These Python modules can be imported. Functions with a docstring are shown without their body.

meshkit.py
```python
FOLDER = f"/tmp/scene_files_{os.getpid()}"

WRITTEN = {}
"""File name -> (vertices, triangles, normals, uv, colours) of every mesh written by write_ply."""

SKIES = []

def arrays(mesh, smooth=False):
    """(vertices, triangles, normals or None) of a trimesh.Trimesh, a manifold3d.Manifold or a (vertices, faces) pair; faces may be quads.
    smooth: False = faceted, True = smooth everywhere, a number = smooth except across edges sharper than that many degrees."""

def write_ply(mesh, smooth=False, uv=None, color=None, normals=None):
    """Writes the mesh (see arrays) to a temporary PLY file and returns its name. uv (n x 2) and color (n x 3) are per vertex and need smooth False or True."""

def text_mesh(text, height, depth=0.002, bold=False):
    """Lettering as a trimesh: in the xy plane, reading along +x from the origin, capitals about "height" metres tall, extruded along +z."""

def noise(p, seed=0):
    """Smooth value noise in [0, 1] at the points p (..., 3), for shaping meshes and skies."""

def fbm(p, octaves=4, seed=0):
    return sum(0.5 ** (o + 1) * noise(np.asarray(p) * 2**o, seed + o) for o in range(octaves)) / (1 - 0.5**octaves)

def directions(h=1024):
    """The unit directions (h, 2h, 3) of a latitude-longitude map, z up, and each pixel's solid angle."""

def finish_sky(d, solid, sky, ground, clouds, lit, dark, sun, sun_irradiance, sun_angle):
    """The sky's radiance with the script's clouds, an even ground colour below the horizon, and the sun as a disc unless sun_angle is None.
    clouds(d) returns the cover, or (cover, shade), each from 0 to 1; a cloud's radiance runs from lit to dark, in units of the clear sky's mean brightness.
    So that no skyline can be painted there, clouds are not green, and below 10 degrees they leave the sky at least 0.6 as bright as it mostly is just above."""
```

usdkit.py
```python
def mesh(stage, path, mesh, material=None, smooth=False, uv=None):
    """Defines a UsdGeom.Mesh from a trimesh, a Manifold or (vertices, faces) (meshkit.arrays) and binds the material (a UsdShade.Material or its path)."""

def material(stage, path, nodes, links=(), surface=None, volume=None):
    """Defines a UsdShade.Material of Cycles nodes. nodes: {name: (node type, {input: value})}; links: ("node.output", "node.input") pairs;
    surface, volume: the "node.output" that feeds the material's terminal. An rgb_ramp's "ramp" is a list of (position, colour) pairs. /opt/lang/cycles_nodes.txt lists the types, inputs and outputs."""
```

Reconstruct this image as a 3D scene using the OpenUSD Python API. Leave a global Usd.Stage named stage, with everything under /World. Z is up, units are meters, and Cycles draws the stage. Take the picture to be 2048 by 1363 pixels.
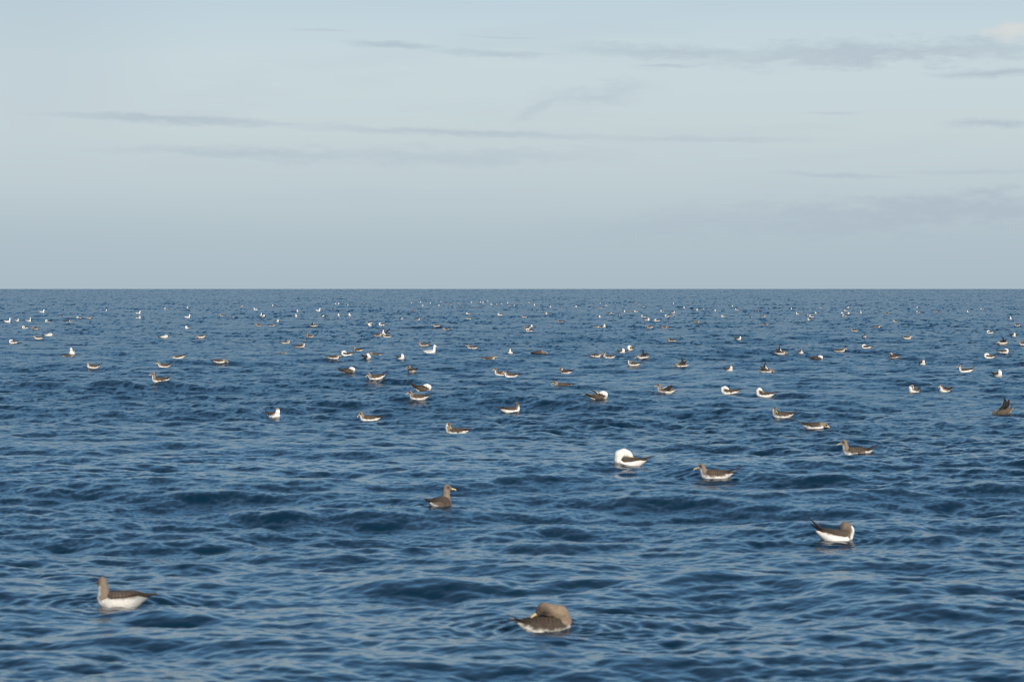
import math
import random
import numpy as np
import trimesh
import manifold3d
from scipy import ndimage
import meshkit
import usdkit
from pxr import Gf, Sdf, Usd, UsdGeom, UsdLux, UsdShade, Vt

stage = Usd.Stage.CreateInMemory()
UsdGeom.SetStageUpAxis(stage, UsdGeom.Tokens.z)
UsdGeom.SetStageMetersPerUnit(stage, 1.0)
UsdGeom.Xform.Define(stage, '/World')
UsdGeom.Scope.Define(stage, '/World/Looks')

# ------------------------------------------------------------------ camera, sky, sun, exposure
FOCAL, APERTURE = 100.0, 36.0            # a telephoto from the rail of a boat
F = FOCAL / APERTURE * 2048              # focal length in pixels of the 2048 wide photograph
EYE = 2.4
PITCH = math.atan((681.5 - 577.0) / F)   # the horizon lies above the middle of the picture
cam = UsdGeom.Camera.Define(stage, '/World/camera')
cam.CreateFocalLengthAttr(FOCAL)
cam.CreateHorizontalApertureAttr(APERTURE)
cam.CreateFStopAttr(5.0)
cam.CreateFocusDistanceAttr(82.0)
cam.CreateExposureAttr(0.0)
cam.CreateClippingRangeAttr((0.1, 60000.0))
cam.AddTranslateOp().Set((0, 0, EYE))
cam.AddRotateXOp().Set(90.0 - math.degrees(PITCH))

SUN_AZ, SUN_EL = math.radians(158.0), math.radians(27.0)     # behind the camera's right shoulder
sun = UsdLux.DistantLight.Define(stage, '/World/sun')
sun.CreateIntensityAttr(1.15)
sun.CreateAngleAttr(0.5)
sun.CreateColorAttr((1.0, 0.89, 0.74))
sun.GetPrim().CreateAttribute('inputs:normalize', Sdf.ValueTypeNames.Bool).Set(True)
sun.AddRotateZOp().Set(-math.degrees(SUN_AZ))
sun.AddRotateXOp().Set(math.degrees(SUN_EL) - 90.0 + 180.0 - 180.0)


def px_az(x):
    return math.atan((x - 1024.0) / F)


def px_el(y):
    return math.atan((577.0 - y) / F)


SKY_STRENGTH = 0.1


def lin(*c):
    return tuple(((v / 255 + 0.055) / 1.055) ** 2.4 for v in c)


# the low sky: pale sea haze over the clear sky, brighter blue added above the view, thin streaks of grey cloud, painted vignette (angles from north and above the horizon, in 1/5689 radian)
nodes = {
    'tc': ('texture_coordinate', {}),
    'xyz': ('separate_xyz', {}),
    'az': ('math', {'math_type': 'arctan2'}),
    'u': ('math', {'math_type': 'multiply', 'value2': F}),
    'el': ('math', {'math_type': 'arcsine'}),
    'v': ('math', {'math_type': 'multiply', 'value2': F}),
    'uv': ('combine_xyz', {'z': 0.0}),
    'sky': ('sky_texture', {'sky_type': 'single_scattering', 'sun_disc': False, 'sun_elevation': SUN_EL, 'sun_rotation': SUN_AZ,
                            'altitude': 5.0, 'air_density': 1.0, 'aerosol_density': 0.3, 'ozone_density': 2.0}),
    'low': ('map_range', {'clamp': True, 'from_min': 0.0, 'from_max': 2400.0}),
    'haze_blue_color': ('rgb_ramp', {'ramp': [(0, lin(171, 187, 198)), (0.04, lin(177, 193, 202)), (0.085, lin(189, 204, 210)), (0.13, lin(197, 211, 215)), (0.19, lin(199, 214, 219)),
                                         (0.24, lin(190, 209, 220)), (0.28, lin(178, 210, 230)), (0.36, lin(152, 201, 235)), (0.5, lin(122, 186, 234)), (0.75, lin(88, 163, 224)), (1, lin(66, 141, 208))]}),  # upper stops: blue added above the view to brighten the sea's reflections
    'haze_blue_light': ('vector_math', {'math_type': 'scale', 'scale': 1.0 / SKY_STRENGTH}),
    'haze_blue_cover': ('rgb_ramp', {'ramp': [(0, (1, 1, 1)), (0.25, (0.95,) * 3), (0.5, (0.85,) * 3), (0.75, (0.5,) * 3), (1, (0, 0, 0))]}),
    'air': ('mix_color', {}),
    'rag_map': ('mapping', {'scale': (1 / 80.0, 1 / 24.0, 1)}),
    'rag': ('noise_texture', {'scale': 1.0, 'detail': 7.0, 'roughness': 0.68}),
    'rag_mid': ('vector_math', {'math_type': 'subtract', 'vector2': (0.5, 0.5, 0.5)}),
    'rag_amp': ('vector_math', {'math_type': 'multiply', 'vector2': (0.7, 3.6, 0.0)}),
    'veil_map': ('mapping', {'scale': (1 / 620.0, 1 / 85.0, 1), 'location': (3.3, 7.1, 0)}),
    'veil': ('noise_texture', {'scale': 1.0, 'detail': 4.0, 'roughness': 0.55}),
    'veil_cut': ('map_range', {'clamp': True, 'from_min': 0.5, 'from_max': 0.8, 'to_min': 0.0, 'to_max': 0.22}),
    'bg': ('background_shader', {'strength': SKY_STRENGTH}),
}
links = [('tc.generated', 'xyz.vector'), ('xyz.x', 'az.value1'), ('xyz.y', 'az.value2'), ('az.value', 'u.value1'), ('xyz.z', 'el.value1'), ('el.value', 'v.value1'),
         ('u.value', 'uv.x'), ('v.value', 'uv.y'), ('v.value', 'low.value'), ('low.result', 'haze_blue_color.fac'), ('low.result', 'haze_blue_cover.fac'),
         ('haze_blue_color.color', 'haze_blue_light.vector1'), ('haze_blue_cover.color', 'air.fac'), ('sky.color', 'air.a'), ('haze_blue_light.vector', 'air.b'),
         ('uv.vector', 'rag_map.vector'), ('rag_map.vector', 'rag.vector'), ('rag.color', 'rag_mid.vector1'), ('rag_mid.vector', 'rag_amp.vector1'),
         ('uv.vector', 'veil_map.vector'), ('veil_map.vector', 'veil.vector'), ('veil.fac', 'veil_cut.value')]
last, col = 'veil_cut.result', 'air.result'
STREAKS_AND_VIGNETTE = [  # x, y in the photograph, half width, half height, tilt, strength, colour
    (790, 91, 105, 9, -0.06, 0.75, 'g'), (990, 107, 150, 9, -0.03, 0.6, 'g'), (1350, 106, 260, 17, -0.05, 0.65, 'g'), (1760, 112, 460, 26, 0.02, 0.75, 'g'),
    (1990, 154, 130, 10, 0.0, 0.8, 'g'), (1195, 188, 125, 30, 0.15, 0.42, 'g'), (1085, 214, 80, 13, 0.5, 0.4, 'g'), (340, 242, 320, 10, -0.03, 0.75, 'g'),
    (930, 267, 360, 8, -0.03, 0.65, 'g'), (1400, 279, 260, 9, -0.01, 0.45, 'g'), (500, 309, 330, 14, -0.03, 0.55, 'g'), (880, 314, 380, 22, 0.0, 0.45, 'g'),
    (1990, 252, 110, 10, 0.0, 0.7, 'g'), (1680, 352, 130, 6, -0.04, 0.55, 'g'), (1950, 347, 170, 6, 0.0, 0.4, 'g'), (1340, 133, 75, 4, -0.03, 0.6, 'g'),
    (1900, 425, 620, 46, 0.05, 0.85, 'g'), (1400, 445, 330, 26, 0.07, 0.5, 'g'), (640, 63, 70, 3, -0.02, 0.4, 'g'), (1010, 76, 110, 4, -0.03, 0.4, 'g'),
    (1660, 228, 60, 4, 0.0, 0.4, 'g'), (2025, 72, 75, 17, 0.1, 0.9, 'w'), (60, 40, 300, 300, 0.0, 0.28, 'g'), (-10, 520, 460, 150, 0.0, 0.22, 'g'), (2060, 500, 420, 130, 0.0, 0.2, 'g'),  # last three: lens vignette painted into the sky as soft grey veils
]
for i, (x, y, w, h, t, o, c) in enumerate(STREAKS_AND_VIGNETTE):
    a = f's{i}'
    nodes[a + 'm'] = ('mapping', {'mapping_type': 'texture', 'location': (F * px_az(x), F * px_el(y), 0), 'rotation': (0, 0, math.atan(t)), 'scale': (w, h, 1)})
    nodes[a + 'a'] = ('vector_math', {'math_type': 'add'})
    nodes[a + 'l'] = ('vector_math', {'math_type': 'length'})
    nodes[a + 'r'] = ('map_range', {'range_type': 'smoothstep', 'from_min': 1.35, 'from_max': 0.0, 'to_min': 0.0, 'to_max': o * 0.88})
    links += [('uv.vector', a + 'm.vector'), (a + 'm.vector', a + 'a.vector1'), ('rag_amp.vector', a + 'a.vector2'), (a + 'a.vector', a + 'l.vector1'), (a + 'l.value', a + 'r.value')]
    if h > 100:  # the painted vignette stays smooth, without ragged edges
        links.remove(('rag_amp.vector', a + 'a.vector2'))
    if c == 'w':
        nodes[a + 'c'] = ('mix_color', {'b': tuple(v / SKY_STRENGTH for v in lin(216, 217, 215))})
        links += [(a + 'r.result', a + 'c.fac'), (col, a + 'c.a')]
        col = a + 'c.result'
    else:
        nodes[a + 'x'] = ('math', {'math_type': 'maximum'})
        links += [(last, a + 'x.value1'), (a + 'r.result', a + 'x.value2')]
        last = a + 'x.value'
nodes['cloud_vignette'] = ('mix_color', {'b': tuple(v / SKY_STRENGTH for v in lin(171, 186, 199))})
links += [(last, 'cloud_vignette.fac'), (col, 'cloud_vignette.a'), ('cloud_vignette.result', 'bg.color')]
dome_mat = usdkit.material(stage, '/World/Looks/sky_air', nodes, links, surface='bg.background')
dome = UsdLux.DomeLight.Define(stage, '/World/sky')
UsdShade.MaterialBindingAPI.Apply(dome.GetPrim()).Bind(dome_mat)
dome.GetPrim().SetCustomDataByKey('kind', 'structure')
# ------------------------------------------------------------------ the sea: octaves of random waves on one sheet to the horizon
def tile(lam, seed, wind, spread):
    """One octave of waves (lengths lam to 2 lam) as a periodic tile turned by a random angle: (height, dx, dy, slope x, slope y) with unit rms slope."""
    n, size = 256, 64.0 * lam
    rng = np.random.default_rng(seed)
    turn = rng.uniform(0, 2 * math.pi)
    k = 2 * math.pi * np.fft.fftfreq(n, size / n)
    kx, ky = np.meshgrid(k, k, indexing='ij')
    kk = np.hypot(kx, ky)
    kk[0, 0] = 1
    octave = np.log2(2 * math.pi / kk / lam)                       # 0 .. 1 inside the octave
    amp = np.where((octave > -0.35) & (octave < 1.35), np.cos((octave - 0.5) / 0.85 * math.pi / 2) ** 2, 0) / kk ** 2
    ang = np.arctan2(ky, kx) + turn - wind
    amp *= np.abs(np.cos(ang / 2)) ** (2 * spread) + 0.06
    amp[0, 0] = 0
    spec = amp * (rng.normal(size=(n, n)) + 1j * rng.normal(size=(n, n)))
    real = lambda s: np.real(np.fft.ifft2(s))
    h, sx, sy = real(spec), real(1j * kx * spec), real(1j * ky * spec)
    dx, dy = real(1j * kx / kk * spec), real(1j * ky / kk * spec)
    rms = math.sqrt((sx ** 2 + sy ** 2).mean())
    layers = [a.astype(np.float32) / rms for a in (h, dx, dy, sx, sy)]
    return turn, size / n, [ndimage.spline_filter(a, 3, mode='grid-wrap', output=np.float32) for a in layers], rng.uniform(0, 1000, 2)


WIND = math.radians(-97.0)
BANDS = []                                                          # (shortest wave, rms slope, tile)
for i, (lam, slope) in enumerate([(0.035, .050), (0.07, .070), (0.14, .088), (0.28, .094), (0.56, .082), (1.12, .058), (2.24, .040), (4.5, .029), (9.0, .020), (18.0, .016)]):
    BANDS.append((lam, slope, tile(lam, 40 + i, WIND + [-0.6, 0.5, -0.4, 0.35, -0.3, 0.2, -0.2, 0.15, -0.1, 0.1][i], [0.5, 0.7, 0.9, 1.1, 1.4, 1.8, 2.4, 3.5, 5, 7][i])))


def waves(x, y, depth_step, across_step):
    """Displacement of the sea at points x, y; waves shorter than the sheet can carry there only tilt its normals."""
    out = np.zeros((5,) + x.shape, np.float32)
    fine = np.zeros((3,) + x.shape, np.float32)
    gust = meshkit.fbm(np.stack([x / 9.0 + 0.3 * y / 9.0, y / 21.0, 0 * x], -1), 3, 5)
    gust = np.clip(1 + 1.2 * (gust - 0.5), 0.7, 1.3).astype(np.float32)      # puffs of wind roughen the short waves in patches
    for lam, slope, (turn, cell, layers, shift) in BANDS:
        c, s = math.cos(turn), math.sin(turn)
        u, v = (x * c + y * s + shift[0]) / cell, (-x * s + y * c + shift[1]) / cell
        w = np.clip((1.4 * lam / depth_step - 1.6) / 1.6, 0, 1)
        w = w * np.clip((1.4 * lam / across_step - 1.6) / 1.6, 0, 1)
        got = [ndimage.map_coordinates(a, [u, v], order=3, mode='grid-wrap', prefilter=False) * (slope * (gust if lam < 1 else 1)) for a in layers]
        rx, ry = got[1] * c - got[2] * s, got[1] * s + got[2] * c
        qx, qy = got[3] * c - got[4] * s, got[3] * s + got[4] * c
        out[0] += w * got[0]
        out[1] += w * rx
        out[2] += w * ry
        fine[0] += (1 - w) * qx
        fine[1] += (1 - w) * qy
        fine[2] += (1 - w * w) * slope ** 2
    return out, fine


FH = F / 2 * EYE                                                    # metres times pixels of the 1024 wide picture
row_px = np.concatenate([np.arange(0.30, 8, 0.1), np.arange(8, 20, 0.1), np.arange(20, 40, 0.15), np.arange(40, 100, 0.17), np.arange(100, 200, 0.28), np.arange(200, 440, 0.42)])
row_d = np.concatenate([FH / row_px, np.geomspace(FH / 441, 0.4, 24)])
tan_in = np.arange(-0.195, 0.1951, 1.4 / (F / 2))
ang = np.concatenate([np.linspace(-math.pi, -0.205, 40)[:-1], np.arctan(tan_in), np.linspace(0.205, math.pi, 40)[1:]])
D, A = np.meshgrid(row_d, ang, indexing='ij')
X, Y = D * np.sin(A), D * np.cos(A)
dstep = np.abs(np.gradient(row_d))[:, None] * np.ones_like(A)
astep = D * np.abs(np.gradient(ang))[None, :]
disp, fine = waves(X, Y, dstep, astep)
CHOP = 0.65
SX, SY, SZ = X - CHOP * disp[1] * 1, Y - CHOP * disp[2] * 1, disp[0].copy()
nr, nc = D.shape
idx = np.arange(nr * nc).reshape(nr, nc)
quads = np.stack([idx[1:, :-1], idx[1:, 1:], idx[:-1, 1:], idx[:-1, :-1]], -1).reshape(-1, 4)
def afloat(x, y):
    """The point of the sea seen at a pixel of the photograph: nearest point of the wavy sheet under that line of sight."""
    best = None
    k = int(np.argmin(np.abs(ang - px_az(x))))
    gy, gx, gz = SY[:, k], SX[:, k], SZ[:, k]
    el = np.arctan2(EYE - gz, np.hypot(gx, gy))
    pix = 577.0 + F * np.tan(el)
    order = np.arange(nr)[::-1]                                       # from the near rows to the far ones
    run = np.minimum.accumulate(pix[order])
    i = order[min(int(np.argmax(run <= y)), nr - 1)]
    d = float(np.hypot(gx[i], gy[i]))
    r = int(0.2 * F / 2 / d / 1.4) + 1
    span = np.abs(row_d - row_d[i]) < 0.15
    z = float(gz[i]) * 0.6 + 0.4 * float(SZ[span][:, max(k - r, 0):k + r + 1].mean())
    a = px_az(x)
    return d * math.sin(a), d * math.cos(a), z


# small rings spreading from the birds nearest the boat
for rx_, ry_, amp in [(238, 1207, .010), (1094, 1258, .010), (1672, 1075, .009), (880, 1010, .008), (1258, 928, .007), (1430, 953, .008), (1712, 905, .007), (1564, 834, .006), (836, 799, .006), (738, 840, .006), (912, 866, .006), (1022, 823, .006)]:
    bx, by, bz = afloat(rx_, ry_)
    dist = np.hypot((SX - bx) * 0.85, SY - by)
    near = (dist < 1.6) & (dist > 0.14)
    q = dist[near]
    SZ[near] += (amp * np.clip((q - 0.14) / 0.1, 0, 1) * np.exp(-(q - 0.2) / 0.42) * np.cos(2 * math.pi * (q - 0.2) / 0.13 + 2 * np.sin(3 * np.arctan2(SY[near] - by, SX[near] - bx)))).astype(np.float32)
pts = np.stack([SX, SY, SZ], -1).reshape(-1, 3)
tri = np.vstack([quads[:, [0, 1, 2]], quads[:, [0, 2, 3]]])
nrm = np.zeros_like(pts)
fn = np.cross(pts[tri[:, 1]] - pts[tri[:, 0]], pts[tri[:, 2]] - pts[tri[:, 0]])
for c in range(3):
    for a in range(3):
        nrm[:, a] += np.bincount(tri[:, c], fn[:, a], len(pts))
nrm /= np.linalg.norm(nrm, axis=1, keepdims=True)
FINE = 0.8
nrm[:, :2] -= FINE * np.stack([fine[0], fine[1]], -1).reshape(-1, 2)
nrm /= np.linalg.norm(nrm, axis=1, keepdims=True)

sea_mat = usdkit.material(stage, '/World/Looks/sea_water', {
    'geo': ('geometry', {}),
    'rip_map': ('mapping', {'scale': (20.0, 30.0, 1.0), 'rotation': (0, 0, 0.2)}),
    'rip': ('noise_texture', {'scale': 1.0, 'detail': 4.0, 'roughness': 0.62, 'distortion': 0.4}),
    'bump': ('bump', {'strength': 1.0, 'distance': 0.0008}),
    'p': ('principled_bsdf', {'base_color': (0.0008, 0.0195, 0.040), 'ior': 1.333, 'specular_ior_level': 0.5}),
    'r': ('attribute', {'attribute': 'ruffle'}),
}, [('r.fac', 'p.roughness'), ('geo.position', 'rip_map.vector'), ('rip_map.vector', 'rip.vector'), ('rip.fac', 'bump.height'), ('bump.normal', 'p.normal')], surface='p.BSDF')
sea = usdkit.mesh(stage, '/World/sea', (pts, tri), sea_mat)
sea.CreateNormalsAttr(Vt.Vec3fArray.FromNumpy(nrm.astype(np.float32)))
sea.SetNormalsInterpolation('vertex')
rough = np.sqrt(np.sqrt(0.32 * fine[2] * (1 - FINE ** 2) + 0.004 ** 2)).ravel()
UsdGeom.PrimvarsAPI(sea).CreatePrimvar('ruffle', Sdf.ValueTypeNames.FloatArray, 'vertex').Set(Vt.FloatArray.FromNumpy(rough.astype(np.float32)))
sea.GetPrim().SetCustomDataByKey('kind', 'structure')
sea.GetPrim().SetCustomDataByKey('label', 'rippled dark blue open sea reaching to the level horizon')
sea.GetPrim().SetCustomDataByKey('category', 'sea')
# ------------------------------------------------------------------ plumage and bare parts
def plumage(name, rough):
    n = {
        'c': ('attribute', {'attribute': 'plumage'}),
        'f': ('attribute', {'attribute': 'feather'}),
        'fx': ('separate_xyz', {}),
        'cell_map': ('mapping', {'scale': (40.0, 62.0, 1.0)}),
        'cell': ('voronoi_texture', {'scale': 1.0, 'feature': 'distance_to_edge', 'dimensions': '2D', 'randomness': 0.65}),
        'edge': ('map_range', {'clamp': True, 'from_min': 0.13, 'from_max': 0.01, 'to_min': 0.0, 'to_max': 1.0}),
        'edge_on': ('math', {'math_type': 'multiply'}),
        'fringe': ('mix_color', {'b': (0.33, 0.26, 0.195)}),
        'tc': ('texture_coordinate', {}),
        'barb': ('noise_texture', {'scale': 70.0, 'detail': 4.0, 'roughness': 0.6}),
        'tone': ('map_range', {'from_min': 0.3, 'from_max': 0.7, 'to_min': 0.78, 'to_max': 1.16, 'clamp': True}),
        'mul': ('vector_math', {'math_type': 'scale'}),
        'info': ('object_info', {}),
        'own': ('map_range', {'to_min': 0.86, 'to_max': 1.08}),
        'mul2': ('vector_math', {'math_type': 'scale'}),
        'bump': ('bump', {'strength': 0.35, 'distance': 0.006}),
        'p': ('principled_bsdf', {'roughness': rough, 'specular_ior_level': 0.25, 'sheen_weight': 0.06}),
    }
    l = [('f.vector', 'fx.vector'), ('f.vector', 'cell_map.vector'), ('cell_map.vector', 'cell.vector'), ('cell.distance', 'edge.value'), ('edge.result', 'edge_on.value1'), ('fx.z', 'edge_on.value2'),
         ('edge_on.value', 'fringe.fac'), ('c.color', 'fringe.a'), ('tc.object', 'barb.vector'), ('barb.fac', 'tone.value'), ('fringe.result', 'mul.vector1'), ('tone.result', 'mul.scale'),
         ('info.random', 'own.value'), ('mul.vector', 'mul2.vector1'), ('own.result', 'mul2.scale'), ('mul2.vector', 'p.base_color'), ('barb.fac', 'bump.height'), ('bump.normal', 'p.normal')]
    return usdkit.material(stage, '/World/Looks/' + name, n, l, surface='p.BSDF')


FEATHER = plumage('feathers', 0.75)
BILL = {'shearwater': usdkit.material(stage, '/World/Looks/yellow_bill', {'p': ('principled_bsdf', {'base_color': (0.62, 0.46, 0.20), 'roughness': 0.4})}, surface='p.BSDF'),
        'gull': usdkit.material(stage, '/World/Looks/orange_bill', {'p': ('principled_bsdf', {'base_color': (0.70, 0.36, 0.05), 'roughness': 0.4})}, surface='p.BSDF')}
EYE_M = usdkit.material(stage, '/World/Looks/dark_eye', {'p': ('principled_bsdf', {'base_color': (0.01, 0.008, 0.006), 'roughness': 0.12})}, surface='p.BSDF')

WHITE = np.array([0.80, 0.775, 0.73])
COLORS = {
    'shearwater': dict(under=WHITE, flank=np.array([0.60, 0.57, 0.53]), back=np.array([0.085, 0.064, 0.048]), head=np.array([0.225, 0.178, 0.136]), mask=np.array([0.060, 0.047, 0.038]),
                       covert=np.array([0.046, 0.033, 0.024]), flight=np.array([0.030, 0.024, 0.020]), fringe=0.7, tail=np.array([0.05, 0.042, 0.036])),
    'gull': dict(under=WHITE * 1.03, flank=WHITE * 0.98, back=np.array([0.62, 0.62, 0.60]), head=WHITE * 1.03, mask=WHITE, covert=np.array([0.40, 0.42, 0.44]), flight=np.array([0.10, 0.10, 0.105]),
                 fringe=0.0, tail=WHITE * 0.95),
}


def unit(v):
    v = np.asarray(v, float)
    return v / (np.linalg.norm(v) + 1e-9)


def sm(a, b, x):
    t = np.clip((x - a) / (b - a), 0, 1)
    return t * t * (3 - 2 * t)


def ball(c, r):
    return manifold3d.Manifold.sphere(float(r), 20).translate([float(k) for k in c])


def chain(rings):
    """Hulls between neighbouring groups of balls, joined: one closed surface."""
    parts = []
    for a, b in zip(rings[:-1], rings[1:]):
        parts.append(manifold3d.Manifold.batch_hull([ball(c, r) for c, r in a + b]))
    return manifold3d.Manifold.batch_boolean(parts, manifold3d.OpType.Add)


TORSO = [(-0.215, 0, 0.070, 0.015), (-0.16, 0.006, 0.050, 0.036), (-0.09, 0.021, 0.027, 0.060), (0.0, 0.033, 0.016, 0.072), (0.07, 0.029, 0.022, 0.070), (0.115, 0.014, 0.038, 0.056)]


def body_mesh(pose):
    col = {**COLORS[pose['kind']], **pose.get('tint', {})}
    joints = pose['neck']                                            # (x, y, z, r, ventral direction)
    rings = [[((x, y, z), r), ((x, -y, z), r)] for x, y, z, r in TORSO]
    neck = [[(j[:3], j[3])] for j in joints]
    h = np.array(joints[-1][:3])
    d = unit(pose['bill'])
    face = h + d * joints[-1][3] * 0.80
    m = chain(rings) + chain([rings[-1]] + neck + [[(tuple(face), joints[-1][3] * 0.62)]])
    m = m.refine_to_length(pose.get('fine', 0.012)).to_mesh()
    t = trimesh.Trimesh(np.array(m.vert_properties[:, :3], float), np.array(m.tri_verts), process=True)
    trimesh.smoothing.filter_taubin(t, lamb=0.5, nu=0.5, iterations=6)
    v = np.array(t.vertices)
    if 'ruffle' in pose:
        nv = np.array(t.vertex_normals)
        v = v + nv * ((meshkit.fbm(v * [40, 60, 60], 3, 11) - 0.5) * 2 * pose['ruffle'])[:, None]
    # which stretch of the bird each point belongs to, and how far round towards its underside it lies
    axis = [(np.array([x, 0, z]), np.array([0, 0, -1.0]), r) for x, y, z, r in TORSO] + [(np.array(j[:3]), unit(j[4]), j[3]) for j in joints]
    best, belly, where = np.full(len(v), 9.0), np.zeros(len(v)), np.zeros(len(v))
    for i, ((a, va, ra), (b, vb, rb)) in enumerate(zip(axis[:-1], axis[1:])):
        ab = b - a
        s = np.clip((v - a) @ ab / (ab @ ab + 1e-9), 0, 1)
        p = a + s[:, None] * ab
        q = v - p
        dist = np.linalg.norm(q, axis=1) - (ra + s * (rb - ra))
        ven = va + s[:, None] * (vb - va)
        ven /= np.linalg.norm(ven, axis=1, keepdims=True) + 1e-9
        dot = (q * ven).sum(1) / (np.linalg.norm(q, axis=1) + 1e-9)
        on = dist < best
        best[on], belly[on], where[on] = dist[on], dot[on], (i + s)[on]
    nt = len(TORSO) - 1.0
    lump = meshkit.fbm(v * 38, 3, 3)[:, None]
    on_neck = sm(nt - 0.1, nt + 0.9, where)[:, None]
    white = pose.get('white', 0.0)
    split = -0.34 - 0.4 * white - 0.4 * pose.get('side', 0.0) * (1 - on_neck[:, 0]) + (0.56 - 0.60 * white) * on_neck[:, 0] + (lump[:, 0] - 0.5) * 0.5
    w = sm(split, split + 0.45, belly)[:, None]
    w = np.maximum(w, sm(0.11, 0.165, v[:, 0])[:, None] * (1 - on_neck) * sm(0.085, 0.045, v[:, 2])[:, None])
    top = col['back'] * (1 - on_neck) + col['head'] * on_neck
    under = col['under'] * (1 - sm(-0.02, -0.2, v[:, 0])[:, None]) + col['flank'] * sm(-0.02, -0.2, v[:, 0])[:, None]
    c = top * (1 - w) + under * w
    side = unit(np.cross(d, unit(-np.array(joints[-1][4]))))
    up = unit(np.cross(side, d))
    eyes = [face * 0.42 + h * 0.58 + side * s * joints[-1][3] * 0.84 + up * joints[-1][3] * 0.18 for s in (1, -1)]
    near = np.minimum(*[np.linalg.norm(v - e, axis=1) for e in eyes])
    near = np.minimum(near, np.linalg.norm(v - (face + up * joints[-1][3] * 0.3), axis=1) * 1.1)
    mk = sm(pose.get('hood', 0.034), 0.012, near)[:, None] * 0.85
    c = c * (1 - mk) + col['mask'] * mk
    c *= 0.90 + 0.2 * lump
    feather = np.stack([v[:, 0], v[:, 1] + v[:, 2], (1 - w[:, 0]) * (1 - on_neck[:, 0]) * col['fringe'] * 0.35], 1)
    return v, np.array(t.faces), c, feather, face, d, up, side, eyes


def spline(points, n):
    p = np.asarray(points, float)
    x = np.linspace(0, 1, len(p))
    from scipy.interpolate import PchipInterpolator
    return PchipInterpolator(x, p, axis=0)(np.linspace(0, 1, n))


def loft(sections, n=16, thick=0.008):
    """A feathered surface: sections of (near edge, far edge, bulge) swept along, closed and thin. Returns vertices, triangles and (u, v, outer) of each vertex."""
    k = 6
    s = spline([np.concatenate([a, b, g]) for a, b, g in sections], n)
    tt = np.linspace(0, 1, k)
    rows, uvs = [], []
    for i in range(n):
        a, b, g = s[i, :3], s[i, 3:6], s[i, 6:]
        u = i / (n - 1)
        arch = (4 * tt * (1 - tt))[:, None]
        outer = a + tt[:, None] * (b - a) + g * arch
        inner = (outer - unit(g) * thick * (0.25 + 0.75 * arch) * (1 - 0.6 * u))[::-1]
        rows.append(np.vstack([outer, inner]))
        uvs.append(np.vstack([np.stack([np.full(k, u), tt, np.ones(k)], 1), np.stack([np.full(k, u), tt[::-1], np.zeros(k)], 1)]))
    v, m = np.vstack(rows), 2 * k
    f = []
    for i in range(n - 1):
        for j in range(m):
            a, b = i * m + j, i * m + (j + 1) % m
            f += [[a, b, b + m], [a, b + m, a + m]]
    for j in range(1, m - 1):
        f += [[0, j + 1, j], [(n - 1) * m, (n - 1) * m + j, (n - 1) * m + j + 1]]
    t = trimesh.Trimesh(v, np.array(f), process=False)
    if t.volume < 0:
        t.invert()
    return v, np.array(t.faces), np.vstack(uvs)


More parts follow.
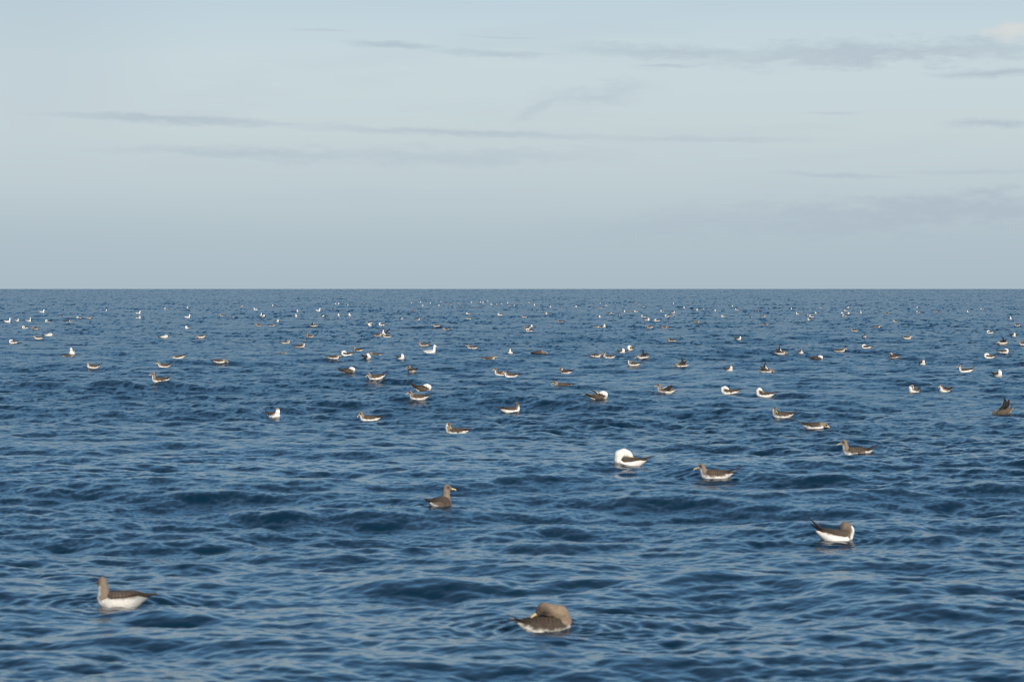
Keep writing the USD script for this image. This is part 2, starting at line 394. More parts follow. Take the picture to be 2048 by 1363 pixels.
def folded(side, lift, shut, reach):
    y = lambda a: a * side
    cov = [((.105, y(.042), .030), (.098, y(.026), .092), (.012, y(.018), .006)), ((.055, y(.096), .018 + lift), (.05, y(.026), .113), (0, y(.024), .016)),
           ((-.03, y(.098), .024 + lift), (-.04, y(.012), .112), (0, y(.022), .016)), ((-.11, y(.062), .040 + lift), (-.115, y(.008), .106), (0, y(.016), .012)),
           ((-.19, y(.030), .072), (-.18, y(.006), .098), (0, y(.006), .006))]
    tip = np.array([reach, y(.002), .098 + shut])
    fl = [((-.02, y(.097), .022 + lift), (-.05, y(.052), .085), (0, y(.010), .004)), ((-.10, y(.060), .040 + lift), (-.12, y(.020), .090), (0, y(.008), .006)),
          ((-.19, y(.028), .068 + .35 * shut), (-.20, y(.004), .094 + .35 * shut), (0, y(.004), .004)), ((-.27, y(.012), .082 + .7 * shut), (-.275, y(.001), .098 + .7 * shut), (0, y(.002), .002)),
          (tuple(tip + [0, 0, -.003]), tuple(tip + [0, 0, .003]), (0, y(.001), .001))]
    return cov, fl


def raised(side, o):
    """A half open or lifted wing. o: (out, up, back) of the wrist from the shoulder and of the tip from the wrist, and the chord."""
    sh = np.array([.07, side * .045, .075])
    wr = sh + np.array([o[0][0], side * o[0][1], o[0][2]])
    tp = wr + np.array([o[1][0], side * o[1][1], o[1][2]])
    ch = np.array([o[2][0], side * o[2][1], o[2][2]])
    g = unit(np.cross(wr - sh, ch)) * 0.012
    if g[1] * side < 0 and abs(g[1]) > 0.004 or g[2] < -0.008:
        g = -g
    md = (sh + wr) / 2
    cov = [(tuple(sh), tuple(sh + ch * .9), tuple(g)), (tuple(md + ch * -.08), tuple(md + ch * .62), tuple(g)), (tuple(wr), tuple(wr + ch * .5), tuple(g * .7)), (tuple(wr + (tp - wr) * .35), tuple(wr + (tp - wr) * .35 + ch * .25), tuple(g * .4))]
    fl = [(tuple(sh + ch * .75 - g * .3), tuple(sh + ch * 1.25 - g * .3), tuple(g * .3)), (tuple(md + ch * .5 - g * .3), tuple(md + ch * 1.1 - g * .3), tuple(g * .3)), (tuple(wr + ch * .15 - g * .3), tuple(wr + ch * .95 - g * .3), tuple(g * .3)),
          (tuple(wr + (tp - wr) * .5 - g * .3), tuple(wr + (tp - wr) * .55 + ch * .55 - g * .3), tuple(g * .2)), (tuple(tp - ch * .02), tuple(tp + ch * .03), tuple(g * .1))]
    return cov, fl


def turn(v, pose):
    """Rolls and pitches the bird about the point where it floats."""
    r, p = math.radians(pose.get('roll', 0)), math.radians(pose.get('pitch', 0))
    v = np.asarray(v, float)
    c = np.array([0.0, 0.0, 0.02])
    v = v - c
    v = np.stack([v[:, 0], v[:, 1] * math.cos(r) - v[:, 2] * math.sin(r), v[:, 1] * math.sin(r) + v[:, 2] * math.cos(r)], 1)
    v = np.stack([v[:, 0] * math.cos(p) + v[:, 2] * math.sin(p), v[:, 1], -v[:, 0] * math.sin(p) + v[:, 2] * math.cos(p)], 1)
    return (v + c + [0, 0, pose.get('rise', 0.0) - 0.016])


def feathered(path, v, f, c, fe):
    m = usdkit.mesh(stage, path, trimesh.Trimesh(v, f, process=False), FEATHER, smooth=True)
    api = UsdGeom.PrimvarsAPI(m)
    api.CreatePrimvar('plumage', Sdf.ValueTypeNames.Color3fArray, 'vertex').Set(Vt.Vec3fArray.FromNumpy(np.clip(c, 0, 0.9).astype(np.float32)))
    api.CreatePrimvar('feather', Sdf.ValueTypeNames.Float3Array, 'vertex').Set(Vt.Vec3fArray.FromNumpy(fe.astype(np.float32)))
    return m


def fuller(pose):
    """Loose feathering thickens the neck and rounds the head."""
    j = pose['neck']
    return {**pose, 'neck': [(a[0], a[1], a[2] + .004 * i, a[3] * (1.08 if i == 0 else 1.2), a[4]) for i, a in enumerate(j)]}


def build_bird(root, pose):
    pose = fuller(pose)
    col = {**COLORS[pose['kind']], **pose.get('tint', {})}
    v, f, c, fe, face, d, up, side, eyes = body_mesh(pose)
    feathered(root + '/body', turn(v, pose), f, c, fe)
    # bill: deep at the base, hooked at the tip
    r = pose['neck'][-1][3]
    base = face + d * r * 0.35 - up * r * 0.10
    hull = lambda pts: manifold3d.Manifold.batch_hull([ball(p, q) for p, q in pts])
    L = pose.get('bill_len', 0.058)
    b = hull([(base, .0125), (base + d * L * .55 + up * .001, .008)]) + hull([(base + d * L * .5 + up * .001, .008), (base + d * L * .9, .0068)]) + hull([(base + d * L * .88, .0068), (base + d * L * .98 - up * .011, .0035)])
    bm = b.refine_to_length(0.006).to_mesh()
    usdkit.mesh(stage, root + '/bill', trimesh.Trimesh(turn(bm.vert_properties[:, :3], pose), np.array(bm.tri_verts), process=False), BILL[pose['kind']], smooth=True)
    for k, e in enumerate(eyes):
        s = trimesh.creation.icosphere(1, 0.0052)
        usdkit.mesh(stage, root + ('/eye' if k == 0 else '/eye_001'), trimesh.Trimesh(turn(s.vertices + e, pose), s.faces, process=False), EYE_M, smooth=True)
    for k, sd in enumerate((1, -1)):
        spec = pose.get('wing_left' if sd > 0 else 'wing_right')
        cov, fl = raised(sd, spec) if spec else folded(sd, pose.get('lift', 0.0), pose.get('tip', 0.035), pose.get('reach', -.335))
        w = root + ('/wing' if k == 0 else '/wing_001')
        open_wing = spec is not None
        v, f, u = loft(cov, 16, 0.010)
        dark = sm(0.55, 1.0, u[:, :1])
        c = col['covert'] * (1 - 0.55 * dark) if pose['kind'] == 'shearwater' else np.tile(col['covert'], (len(u), 1))
        if open_wing:                                                # white wing linings
            c = c * u[:, 2:] + col['under'] * 0.85 * (1 - u[:, 2:])
        fe = np.stack([u[:, 0] * 0.30 + sd, u[:, 1] * 0.11, np.clip(1.1 - u[:, 0], 0, 1) * col['fringe'] * u[:, 2]], 1)
        feathered(w, turn(v, pose), f, c, fe)
        v, f, u = loft(fl, 14, 0.004)
        c = np.tile(col['flight'], (len(u), 1))
        if pose['kind'] == 'gull':
            c = col['covert'] * (1 - sm(.5, .7, u[:, :1])) + col['flight'] * .35 * sm(.5, .7, u[:, :1])
        feathered(w + '/flight_feathers', turn(v, pose), f, c, np.zeros((len(v), 3)))
    tz = 0.02 + pose.get('tail', 0.0)
    v, f, u = loft([((-.155, .030, .062), (-.155, -.030, .062), (0, 0, .008)), ((-.215, .038, .066 + tz * .5), (-.215, -.038, .066 + tz * .5), (0, 0, .007)), ((-.275, .030, .068 + tz), (-.275, -.030, .068 + tz), (0, 0, .004)),
                    ((-.298, .012, .069 + tz * 1.2), (-.298, -.012, .069 + tz * 1.2), (0, 0, .002))], 10, 0.006)
    feathered(root + '/tail', turn(v, pose), f, np.tile(col['tail'], (len(v), 1)), np.zeros((len(v), 3)))


# ------------------------------------------------------------------ poses (the bird looks along +x, its left is +y, the water lies at z = 0)
FWD, DN = (1, 0, -0.5), (0.4, 0, -1)


def mirrored(p):
    q = dict(p)
    fl = lambda t: (t[0], -t[1], t[2])
    q['neck'] = [(j[0], -j[1], j[2], j[3], fl(j[4])) for j in p['neck']]
    q['bill'] = fl(p['bill'])
    q['roll'] = -p.get('roll', 0)
    q.pop('wing_left', None)
    q.pop('wing_right', None)
    if 'wing_left' in p:
        q['wing_right'] = p['wing_left']
    if 'wing_right' in p:
        q['wing_left'] = p['wing_right']
    return q


N0 = (.125, 0, .062, .048, FWD)
UP_WING = ((-.05, .05, .10), (-.07, .02, .12), (-.11, .02, -.03))
POSES = {
    'swim': dict(neck=[N0, (.143, 0, .100, .036, FWD), (.160, 0, .138, .034, DN)], bill=(1, 0, -.28)),
    'alert': dict(neck=[N0, (.138, 0, .118, .034, FWD), (.145, 0, .172, .033, DN)], bill=(1, 0, -.15), tip=.06),
    'low': dict(neck=[N0, (.145, 0, .085, .038, FWD), (.172, 0, .112, .033, DN)], bill=(1, 0, -.3), tip=.02),
    'dip': dict(neck=[N0, (.160, 0, .062, .038, FWD), (.205, 0, .052, .033, DN)], bill=(1, 0, -.55), tip=.02),
    'dive': dict(neck=[N0, (.160, 0, .045, .038, FWD), (.19, 0, .015, .033, DN)], bill=(.5, 0, -1), pitch=10, tip=.06, lift=.012),
    'glance': dict(neck=[N0, (.140, 0, .104, .036, FWD), (.148, .004, .144, .034, (.2, .2, -1))], bill=(.25, 1, -.2)),
    'back': dict(neck=[N0, (.140, 0, .104, .040, FWD), (.138, .006, .144, .036, (.9, .2, -.6))], bill=(-.75, .55, -.45)),
    'breast': dict(neck=[N0, (.142, 0, .108, .042, (1, 0, -.3)), (.112, .020, .140, .038, (-.3, .2, -1))], bill=(-.35, .55, -.9)),
    'tuck': dict(neck=[(.128, 0, .062, .056, FWD), (.130, 0, .108, .048, (1, 0, .6)), (.088, .012, .125, .042, (.4, 0, 1)), (.045, .030, .104, .034, (0, .2, 1))], bill=(-.8, .25, -.55), white=.55),
    'roll': dict(neck=[(.128, 0, .062, .056, FWD), (.130, 0, .108, .048, (1, 0, .6)), (.088, .012, .125, .042, (.4, 0, 1)), (.045, .030, .104, .034, (0, .2, 1))], bill=(-.8, .25, -.55), roll=48, rise=.02, white=.5, tip=.07),
    'wingup': dict(neck=[N0, (.160, 0, .055, .038, FWD), (.195, 0, .048, .033, DN)], bill=(.8, 0, -.7), wing_left=((-.06, .05, .10), (-.02, .02, .13), (-.09, .0, -.03)), wing_right=((-.10, .04, .06), (-.14, .0, .06), (-.08, .02, -.06)), tail=.06),
    'flap': dict(neck=[N0, (.138, 0, .125, .033, FWD), (.145, 0, .180, .033, DN)], bill=(1, 0, -.1), wing_left=((-.03, .11, .17), (-.07, .10, .17), (-.12, .0, .02)), wing_right=((-.03, .11, .17), (-.07, .10, .17), (-.12, .0, .02)), pitch=-18, rise=.03),
    'spread': dict(neck=[N0, (.138, 0, .118, .034, FWD), (.146, 0, .165, .033, DN)], bill=(1, 0, -.25), wing_left=((-.07, .06, .05), (-.15, .02, .05), (-.09, .0, -.06)), wing_right=((-.07, .06, .05), (-.15, .02, .05), (-.09, .0, -.06)), tail=.03),
    'gull': dict(kind='gull', neck=[(.128, 0, .07, .050, FWD), (.138, 0, .135, .036, FWD), (.140, 0, .175, .034, FWD), (.150, 0, .222, .036, DN)], bill=(1, 0, -.15), bill_len=.055, tip=.02),
    'gullrest': dict(kind='gull', neck=[(.128, 0, .07, .052, FWD), (.134, 0, .125, .042, FWD), (.140, 0, .165, .037, DN)], bill=(1, 0, -.2), bill_len=.05, tip=.02),
}
CONFIG_DONE = {}
# ------------------------------------------------------------------ where each bird floats
def w(**k):
    return k


L, R, T, A = 180, 0, -90, 90      # facing left, right, towards the camera, away
# nearest birds first: x, waterline y, pose, heading, changes, label
NEAR = [
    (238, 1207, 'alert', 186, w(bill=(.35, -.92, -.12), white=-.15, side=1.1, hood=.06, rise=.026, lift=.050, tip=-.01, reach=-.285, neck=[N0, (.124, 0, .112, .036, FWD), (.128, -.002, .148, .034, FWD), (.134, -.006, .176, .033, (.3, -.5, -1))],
                           tail=-.01, fine=.008, ruffle=.004, tint=dict(flank=np.array([.27, .275, .28]), under=WHITE * .8, tail=np.array([.012, .010, .009]))),  # shade on the rear flank is put into its colour as grey
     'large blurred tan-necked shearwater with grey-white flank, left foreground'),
    (1094, 1258, 'swim', 22, w(neck=[(.125, 0, .066, .054, (1, .3, -.5)), (.092, -.014, .120, .050, (.6, .9, .3)), (.030, -.028, .136, .037, (.1, 1, -.3)), (-.040, -.034, .150, .037, (.1, .6, -1))], bill=(-.85, .1, -.50), tip=.0, reach=-.30,
                             white=-.45, hood=.085, lift=-.018, tail=.03, fine=.008, ruffle=.006, tint=dict(covert=np.array([.040, .028, .021]), head=np.array([.235, .175, .125]), fringe=.3, back=np.array([.05, .037, .028]), mask=np.array([.035, .028, .023]))),
     'large blurred brown shearwater preening its back with yellow bill, centre foreground'),
    (1672, 1075, 'breast', 28, w(neck=[(.125, 0, .062, .058, FWD), (.128, 0, .110, .054, (1, 0, .2)), (.098, .004, .138, .047, (.6, .6, -.4)), (.070, -.006, .118, .040, (.1, .9, -.4))], bill=(-.4, -.3, -.9), white=.3, hood=.085, side=.3, tint=dict(head=np.array([.17, .13, .10])), lift=.035, tip=.10, pitch=8, tail=.04, fine=.008),
     'white-flanked shearwater with dark head tucked on breast and wingtips cocked, right foreground'),
    (880, 1010, 'alert', 58, w(bill=(.50, -.86, -.18), neck=[N0, (.128, 0, .120, .036, FWD), (.128, -.003, .160, .034, FWD), (.136, -.006, .192, .033, (.2, -.3, -1))], tip=.015, fine=.009, white=-1.0, tint=dict(covert=np.array([.045, .034, .027]))),
     'dark-backed shearwater seen from behind, head turned to show pale bill'),
    (1258, 928, 'tuck', 178, w(neck=[(.128, 0, .064, .062, FWD), (.120, 0, .125, .058, (1, 0, .6)), (.065, .0, .152, .050, (.3, 0, 1)), (.010, .02, .135, .040, (0, .1, 1))], white=1.05, lift=.03, tip=.03, fine=.009, tint=dict(mask=WHITE)),
     'shearwater with snowy arched neck, head buried in back, right of centre'),
    (1430, 953, 'swim', 180, w(tip=.05, lift=.012, fine=.009), 'brown shearwater swimming left with pale bill and scalloped back, below arched white-necked one'),
    (1712, 905, 'swim', 180, w(neck=[N0, (.140, 0, .116, .034, FWD), (.155, 0, .165, .033, DN)], tip=.06, tail=.02, fine=.009), 'brown-scalloped shearwater swimming left above the cocked-tail one at right'),
    (1564, 834, 'back', 184, w(tip=.03, reach=-.29, bill=(-.55, .75, -.55)), 'shearwater with white breast looking back over its scalloped brown back, right'),
    (1629, 855, 'dip', 0, w(tip=.04), 'low flat shearwater facing right with head stretched along the water'),
    (836, 799, 'swim', 180, w(tip=.03), 'brown shearwater swimming left just in front of the rolled white one'),
    (845, 781, 'roll', 8, w(roll=40, tip=.13, pitch=6, tail=.05), 'rolled white-bellied shearwater with raised black tail, left of centre'),
    (738, 840, 'swim', 176, w(white=.25, tip=.01, lift=.012, bill=(.8, .1, -.6)), 'plump brown-winged shearwater facing left, bill lowered, left of centre'),
    (912, 866, 'back', 172, w(bill=(-.6, .5, -.7), neck=[(.125, 0, .062, .054, FWD), (.140, 0, .115, .045, FWD), (.130, .006, .158, .038, (.9, .2, -.5))], white=.2, tip=.01, reach=-.29), 'tan-headed shearwater with white breast and yellow bill turned to its back'),
    (1022, 823, 'breast', 6, w(bill=(.75, .15, -.9), neck=[N0, (.130, 0, .115, .038, (1, 0, -.1)), (.122, 0, .158, .035, (.3, 0, -1))], white=.3, hood=.085, side=.3, tint=dict(head=np.array([.17, .13, .10])), lift=.03), 'dark-hooded shearwater with bright white side bending bill to its breast'),
    (2006, 825, 'dive', 170, w(pitch=14, white=-1.8, rise=.015, ruffle=.006, tint=dict(covert=np.array([.022, .017, .014]), back=np.array([.10, .08, .06])), wing_left=((-.12, .05, .09), (-.07, .01, .13), (-.10, .0, -.03)), wing_right=((-.12, .04, .07), (-.12, .0, .11), (-.08, .02, -.03)), tail=.08), 'dark brown shearwater tipped forward with wings half open, right edge'),
    (547, 831, 'breast', -58, w(white=.3, tip=.02, wing_left=((-.05, .06, .06), (-.08, .02, .05), (-.10, .0, -.04))), 'white-breasted shearwater facing camera with dark wing raised behind, standing alone left of centre'),
    (1197, 798, 'roll', 10, w(roll=42, wing_left=((-.12, .04, .04), (-.15, .02, .05), (-.07, .0, .0))), 'rolled white-bellied shearwater with one wing stuck out left, centre'),
    (1331, 784, 'spread', 182, w(), 'shearwater with both wings half spread over its back, right of centre'),
    (1458, 786, 'tuck', 182, w(), 'small tucked shearwater facing left, left of the grey-white preening one'),
    (1529, 793, 'tuck', 178, w(white=.6, lift=.02, neck=[(.128, 0, .064, .056, FWD), (.134, 0, .118, .050, (1, 0, .4)), (.110, .01, .150, .042, (.6, 0, .6)), (.085, .03, .138, .036, (.4, .2, 1))]), 'pale hunched shearwater preening its shoulder, grey-white front facing left'),
    (1828, 782, 'breast', -122, w(white=.2, tip=.05), 'white-fronted shearwater facing camera, head hidden, left of yellow-billed one'),
    (1890, 781, 'swim', -125, w(wing_left=((-.08, .07, .03), (-.16, .05, .02), (-.08, .0, -.03))), 'upright shearwater with yellow bill and one wing drooped out, right'),
    (319, 762, 'alert', 182, w(tip=.09, tail=.03), 'tall-necked shearwater facing left with cocked tail, alone at left'),
    (752, 757, 'swim', 182, w(pitch=8, tip=.10, bill=(.8, 0, -.6)), 'brown shearwater bowed forward with tail raised, left of centre'),
    (697, 744, 'roll', 4, w(roll=52), 'very white rolled shearwater with small dark tail, left of centre'),
    (1000, 750, 'alert', -150, w(), 'dark-capped shearwater half facing camera, left one of a close pair'),
    (1021, 753, 'swim', -162, w(white=.2), 'white-breasted shearwater, right one of a close pair'),
    (824, 743, 'glance', 122, w(bill=(.5, .8, -.3), white=-.2), 'shaded dark shearwater seen from behind, tan head turned left'),
    (1131, 746, 'breast', 150, w(), 'brown-headed shearwater curled up seen from behind, centre'),
    (1125, 770, 'low', 180, w(rise=-.045, tip=.0), 'half-submerged shearwater low in the water behind a ripple, centre'),
    (1457, 741, 'breast', -58, w(white=.3), 'round white-fronted shearwater facing camera between two wing-lifting ones'),
    (1363, 732, 'wingup', 182, w(), 'brown shearwater with wing and tail held up like horns'),
    (1532, 743, 'wingup', 2, w(), 'shearwater facing right with one dark wing lifted, right of centre'),
    (1561, 706.5, 'wingup', 4, w(tail=.0), 'distant shearwater facing right, white head down, dark wing lifted'),
    (1931, 742, 'alert', 178, w(white=.6, lift=.035, tip=.10, pitch=4), 'upright shearwater with gleaming white side facing left, right'),
    (1995, 749, 'tuck', -60, w(white=.3), 'round white-fronted shearwater asleep facing camera, near right edge'),
    (1844, 727, 'breast', -70, w(white=.2, wing_left=((-.06, .08, .05), (-.10, .05, -.02), (-.08, .0, -.03))), 'white-fronted shearwater preening under an opened wing, right'),
    (1635, 716, 'roll', 4, w(roll=55, tip=.0, rise=-.01), 'flat white-bellied shearwater lying on its side, right of centre'),
    (1787, 714, 'tuck', 150, w(white=-.3), 'curled brown shearwater seen from behind, right'),
    (1978, 714, 'tuck', -155, w(white=.3), 'white-headed tucked shearwater below a low long one, right'),
    (185, 734, 'glance', 195, w(tip=.09, white=.3, tail=.04), 'white-bellied shearwater with tail cocked, head turned, near left edge'),
    (327, 732, 'swim', 200, w(tip=.09, tail=.05), 'greyish shearwater with raised dark tail above the tall-necked one'),
    (357, 716, 'dive', 184, w(white=.4, lift=.035, tip=.05), 'shearwater bending its head into the water at left, dark back arched'),
    (439, 723.5, 'dip', -4, w(tip=.01), 'long brown shearwater stretched right with face in the water'),
    (144, 707, 'gullrest', -105, w(), 'bright white gull sitting upright near left edge'),
    (136, 711, 'dip', 5, w(rise=-.02), 'tiny dark shearwater low in front of the upright white gull'),
    (860, 706, 'gull', 0, w(), 'white gull with grey back and orange bill facing right'),
    (847, 692, 'swim', 180, w(), 'brown shearwater facing left just behind the orange-billed gull'),
    (944, 697, 'swim', 186, w(tip=.06), 'brown shearwater facing left, right of the orange-billed gull'),
    (1020, 708, 'alert', -92, w(white=.3), 'slim shearwater facing camera with both wings drooped, centre'),
    (1078, 706, 'roll', 0, w(roll=70, neck=[(.13, 0, .06, .05, FWD), (.17, 0, .08, .034, FWD), (.215, 0, .088, .033, DN)], bill=(1, 0, -.2), rise=-.01), 'shearwater rolled white-belly-up with head stretched right, centre'),
    (1192, 712.5, 'dip', 0, w(white=.3), 'low shearwater facing right, white head down, beside an upright one'),
    (1218, 715, 'alert', 180, w(tip=.12, tail=.04, white=.2), 'upright shearwater facing left with long wingtips cocked, centre right'),
    (1243, 705, 'tuck', -60, w(white=.4), 'left one of two white-fronted shearwaters curled up facing camera'),
    (1261, 699, 'tuck', -122, w(white=.2), 'right one of two white-fronted shearwaters curled up facing camera'),
    (1285, 715, 'wingup', 182, w(white=.3), 'shearwater with head down and dark wingtip raised, right of upright one'),
    (1267, 730.5, 'back', 178, w(white=.4), 'white-necked shearwater with brown back facing left, centre right'),
    (735, 717.5, 'roll', -60, w(roll=30, white=.4), 'white-bellied shearwater twisted towards camera with dark wing at left'),
    (751, 709, 'low', 180, w(rise=-.03), 'low brown shearwater behind a twisted white-bellied one'),
    (667, 717.5, 'low', 2, w(), 'dark long shearwater swimming right, left of centre'),
    (693, 711, 'tuck', 180, w(), 'pale-headed shearwater facing left above the dark long one'),
    (715, 701.5, 'breast', 160, w(white=-.2, tail=.05), 'wholly brown curled shearwater, left of centre'),
    (559, 707.5, 'low', 0, w(rise=-.07), 'sunken brown seabird back barely showing above water, left'),
    (801, 717, 'tuck', -60, w(), 'small brown-sided shearwater facing camera below the orange-billed gull'),
    (978, 717.5, 'low', 2, w(rise=-.03), 'half-hidden shearwater facing right with thin dark tail, centre'),
    (768, 670.5, 'flap', -120, w(pitch=-30), 'shearwater rearing up with wings raised, left of centre'),
    (2020, 638.5, 'flap', -70, w(white=.3, pitch=-10), 'pale shearwater with both wings raised in a vee, right edge'),
    (619, 674.5, 'breast', 172, w(white=-.3, tail=.04), 'large dark brown shearwater preening in the middle distance, left of centre'),
    (2005, 686, 'wingup', 180, w(white=.5), 'white-sided shearwater with dark wing raised to the right, near right edge'),
    (1708, 662, 'alert', 182, w(tip=.12, tail=.05), 'shearwater facing left with tail cocked high, right of centre far off'),
]
# farther birds: x, waterline y, pose, heading
FAR = [
    (15, 643, 'gull', 0), (34, 642, 'gullrest', -60), (57, 642, 'gull', -35), (84, 624, 'gull', 0), (95, 643, 'tuck', 180), (126, 631.5, 'low', 90), (138, 643.5, 'wingup', 0), (158, 635.5, 'tuck', 180),
    (178, 636.5, 'low', 180), (212, 621, 'tuck', -60), (50, 655.5, 'tuck', 180), (70, 658.5, 'breast', 150), (76, 676, 'swim', 180), (97, 671, 'roll', 0), (26, 686, 'tuck', 180),
    (276, 627, 'gull', 0), (276, 636, 'tuck', 0), (332, 619, 'tuck', 180), (374, 616, 'tuck', -60), (374.5, 636, 'gull', 0), (444, 631, 'swim', 180), (465, 634, 'low', 90), (482, 614, 'low', 0),
    (511, 619.5, 'gullrest', 180), (374.5, 656.5, 'tuck', -120), (328, 675, 'roll', 0), (402, 675.5, 'dip', 180), (517, 651, 'swim', 180), (546, 613, 'tuck', -128), (522, 632, 'gullrest', -90), (525, 635, 'tuck', 0),
    (594.5, 623, 'gullrest', -90), (592, 633, 'gullrest', -90), (636, 621.4, 'gull', 0), (671, 608.4, 'gullrest', -90), (677, 608, 'gullrest', -90), (695, 610.6, 'tuck', -55), (728, 608, 'low', 180),
    (666, 620.7, 'low', 90), (649, 634, 'roll', 180), (676.5, 631, 'gullrest', -90), (699, 632, 'gullrest', -90), (553.5, 644, 'tuck', -55), (543, 651.6, 'low', 0), (627, 654.4, 'wingup', 0),
    (738.5, 648, 'swim', 180), (740, 651.3, 'tuck', -128), (763, 650.7, 'tuck', 180), (773.5, 673.6, 'low', 180), (571, 686, 'breast', 0), (600, 694, 'breast', 0), (754.6, 672.5, 'swim', 0),
    (824, 606.5, 'tuck', -120), (841, 605, 'gullrest', -90), (844, 612, 'tuck', 0), (860, 607, 'tuck', -60), (877.5, 611, 'gullrest', -90), (883, 604, 'tuck', 180), (894, 608.4, 'swim', 180), (900, 609.5, 'swim', 0),
    (915, 607, 'breast', 0), (942.6, 606, 'gullrest', -90), (953.5, 606.5, 'swim', 180), (960.4, 604.6, 'tuck', -60), (966.7, 606, 'tuck', -128), (975.3, 602.8, 'tuck', -128), (983.4, 609.2, 'tuck', 180),
    (991.4, 608.8, 'breast', 0), (1004, 608, 'tuck', -128), (1015, 606.7, 'gullrest', -90), (1018.3, 612.6, 'low', 180), (957, 615.8, 'low', 180), (827, 622, 'swim', 180), (936, 629.7, 'tuck', 180),
    (937.4, 638, 'swim', 180), (1000, 631.5, 'tuck', 180), (802, 637.4, 'swim', -60), (834.6, 640, 'breast', 0), (872.6, 652.5, 'low', 180), (892, 659.4, 'swim', -150),
    (1027, 607, 'breast', 180), (1027.5, 612.3, 'tuck', -60), (1041.7, 607.8, 'breast', 0), (1059, 605.6, 'tuck', 180), (1068.6, 611, 'gullrest', -90), (1099, 614.8, 'tuck', 0), (1121, 615.4, 'low', 90),
    (1150.6, 613.7, 'tuck', 0), (1199.4, 608, 'tuck', -60), (1200, 617, 'breast', 0), (1213.6, 613, 'tuck', 180), (1264.5, 606.7, 'low', 90), (1276, 609, 'low', 0), (1219, 627, 'swim', 0), (1247.8, 624, 'tuck', -60),
    (1259.6, 623.7, 'breast', 150), (1272, 623.7, 'tuck', 180), (1238, 630, 'low', 90), (1090, 628, 'tuck', 0), (1048.4, 634.6, 'low', 180), (1200.4, 635, 'tuck', -128), (1120, 643.7, 'low', 180),
    (1060.7, 654.4, 'tuck', -55), (1054, 658.3, 'low', 180), (1058, 663, 'tuck', 180), (1192.7, 654.4, 'dip', 0), (1206.7, 654, 'tuck', -55),
    (1286, 615.8, 'swim', 0), (1324, 623.5, 'tuck', 180), (1346, 607.8, 'tuck', -60), (1385, 608, 'wingup', 180), (1367, 617.9, 'tuck', -55), (1346, 626.5, 'tuck', 0), (1343, 631, 'swim', 0), (1334, 633, 'tuck', 180),
    (1286.7, 634, 'tuck', 180), (1293.7, 641, 'tuck', 0), (1314, 642, 'tuck', 180), (1299.5, 655, 'low', 180), (1329, 655, 'dip', 0), (1394, 621.8, 'gullrest', -90), (1405, 619, 'breast', 0),
    (1393, 644.4, 'swim', 0), (1431, 622.8, 'tuck', -120), (1462.7, 612.6, 'tuck', 0), (1473.4, 620, 'tuck', 180), (1446.6, 634, 'tuck', 180), (1515.6, 622.3, 'breast', 150), (1526, 633.5, 'swim', 0),
    (1502, 634.6, 'low', 90), (1529, 650, 'low', 0), (1343.4, 683, 'swim', 180), (1476, 678.5, 'breast', -55),
    (1565.7, 619.6, 'low', 90), (1583, 618.6, 'tuck', -120), (1641.5, 616, 'breast', 180), (1694.5, 617, 'tuck', 0), (1691.5, 621.8, 'tuck', 180), (1685, 627, 'tuck', -128), (1695, 627.4, 'tuck', 0), (1689, 632.5, 'tuck', 180),
    (1721, 625.6, 'gullrest', -90), (1773.7, 626.5, 'swim', 180), (1595, 628.3, 'tuck', -128), (1611.7, 630.7, 'breast', 0), (1623, 633.5, 'tuck', 180), (1618, 640, 'breast', -128), (1632, 626.5, 'tuck', -128),
    (1790.5, 643.7, 'breast', -128), (1754, 654.8, 'low', 0), (1728.4, 675, 'low', 90), (1732.6, 696.7, 'tuck', 180), (1601.5, 706.4, 'low', -90), (1679.6, 702, 'low', 0),
    (1833, 615.8, 'tuck', -60), (1836.3, 624.6, 'tuck', 180), (1876, 624.6, 'swim', 180), (1936, 623.5, 'tuck', -120), (1963.8, 618.6, 'tuck', 180), (2034.6, 650.7, 'swim', 180), (1980, 665, 'tuck', 180),
    (2026, 670.6, 'breast', -55), (2046, 687, 'swim', 180), (1813.6, 676, 'swim', 0), (2007, 703.6, 'tuck', 0),
]

LOOK = {'swim': ('head-up', 'facing'), 'alert': ('long-necked', 'facing'), 'low': ('low brown', 'floating'), 'dip': ('head-down', 'facing'), 'breast': ('preening brown-backed', 'curled'), 'tuck': ('white-fronted tucked', 'facing'),
        'roll': ('white-bellied rolled', 'facing'), 'wingup': ('wing-lifting', 'facing'), 'gull': ('white grey-backed', 'facing'), 'gullrest': ('pure white', 'upright')}
SIDE = ['left edge', 'far left', 'left', 'left of centre', 'near centre', 'right of centre', 'right', 'far right', 'right edge']
EDGES = [0, 100, 360, 620, 860, 1160, 1400, 1640, 1880, 2060]
NUMBER = ['', '', 'two', 'three', 'four', 'five', 'six', 'seven', 'eight', 'nine', 'ten', 'eleven', 'twelve', 'thirteen', 'fourteen']
ORDER = ['', 'second', 'third', 'fourth', 'fifth', 'sixth', 'seventh', 'eighth', 'ninth', 'tenth', 'eleventh', 'twelfth']


def facing(h):
    h = (h + 180) % 360 - 180
    return 'right' if -50 < h < 50 else 'camera' if -135 <= h <= -50 else 'away' if 50 <= h <= 130 else 'left'


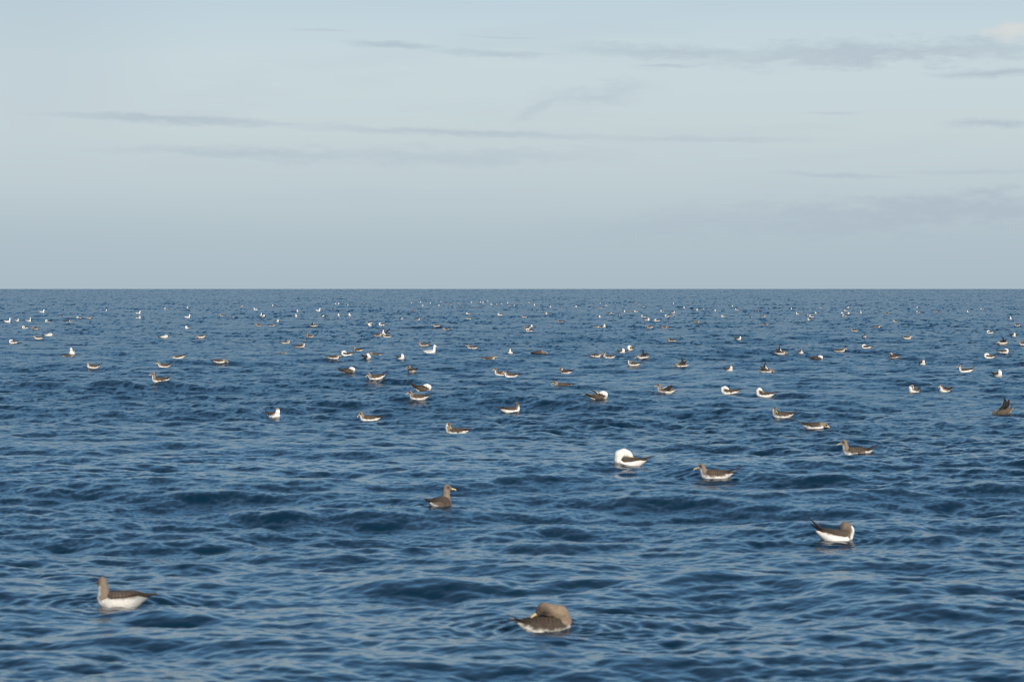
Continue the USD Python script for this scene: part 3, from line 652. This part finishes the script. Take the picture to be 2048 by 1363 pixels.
cells = {}
for i, (x, y, p, h) in enumerate(FAR):
    bird = 'gull' if p.startswith('gull') else 'shearwater'
    a, b = LOOK[p]
    look = f'{a} {bird}' + (f' facing {facing(h)}' if b == 'facing' else '')
    band = 'just under the horizon' if y < 613 else 'far off' if y < 640 else 'in the middle distance'
    side = SIDE[int(np.searchsorted(EDGES, x, 'right')) - 1]
    cells.setdefault((look, band, side), []).append(i)
FAR_LABEL = {}
for (look, band, side), members in cells.items():
    members = sorted(members, key=lambda i: FAR[i][0])
    n = len(members)
    for k, i in enumerate(members):
        lead = '' if n == 1 else ('left of two ' if k == 0 else 'right of two ') if n == 2 else f'leftmost of {NUMBER[n]} ' if k == 0 else f'rightmost of {NUMBER[n]} ' if k == n - 1 else f'{ORDER[k]} from left of {NUMBER[n]} '
        s = 's' if n > 1 else ''
        FAR_LABEL[i] = f"{lead}{look.replace('shearwater', 'shearwater' + s).replace('gull', 'gull' + s) if n > 1 else look}, {band}, {side}"

made, used = {}, {}


def put(x, y, pose, key, heading, label):
    name = 'gull' if pose['kind'] == 'gull' else 'shearwater'
    k = used[name] = used.get(name, -1) + 1
    path = f'/World/{name}' + (f'_{k:03d}' if k else '')
    o = UsdGeom.Xform.Define(stage, path)
    rng = random.Random(int(x * 10) * 7919 + int(y * 10))
    px, py, pz = afloat(x, y)
    o.AddTranslateOp().Set((px, py, pz))
    o.AddRotateZOp().Set(heading + (rng.uniform(-9, 9) if key else 0) - math.degrees(px_az(x)))
    if key:
        o.AddRotateYOp().Set(rng.uniform(-6, 9))
        o.AddRotateXOp().Set(rng.uniform(-9, 9))
    size = (1.0 if name == 'shearwater' else 1.12) * (rng.uniform(.95, 1.06) if key else 1.0)
    o.AddScaleOp().Set((size,) * 3)
    if key and key in made:
        o.GetPrim().GetReferences().AddInternalReference(made[key])
        o.GetPrim().SetInstanceable(True)
    else:
        build_bird(path, pose)
        if key:
            made[key] = path
    d = o.GetPrim()
    d.SetCustomDataByKey('label', label)
    d.SetCustomDataByKey('category', 'gull' if name == 'gull' else 'seabird')
    d.SetCustomDataByKey('group', 'gulls among the floating flock' if name == 'gull' else 'shearwaters resting on the sea')


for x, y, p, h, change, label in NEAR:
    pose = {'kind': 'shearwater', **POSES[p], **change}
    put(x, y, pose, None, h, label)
for i, (x, y, p, h) in enumerate(FAR):
    flip = (i % 2 == 1) and p in ('tuck', 'breast', 'roll', 'glance', 'back', 'wingup')
    pose = {'kind': 'shearwater', **POSES[p], 'fine': .02}
    put(x, y, mirrored(pose) if flip else pose, (p, flip), h, FAR_LABEL[i])
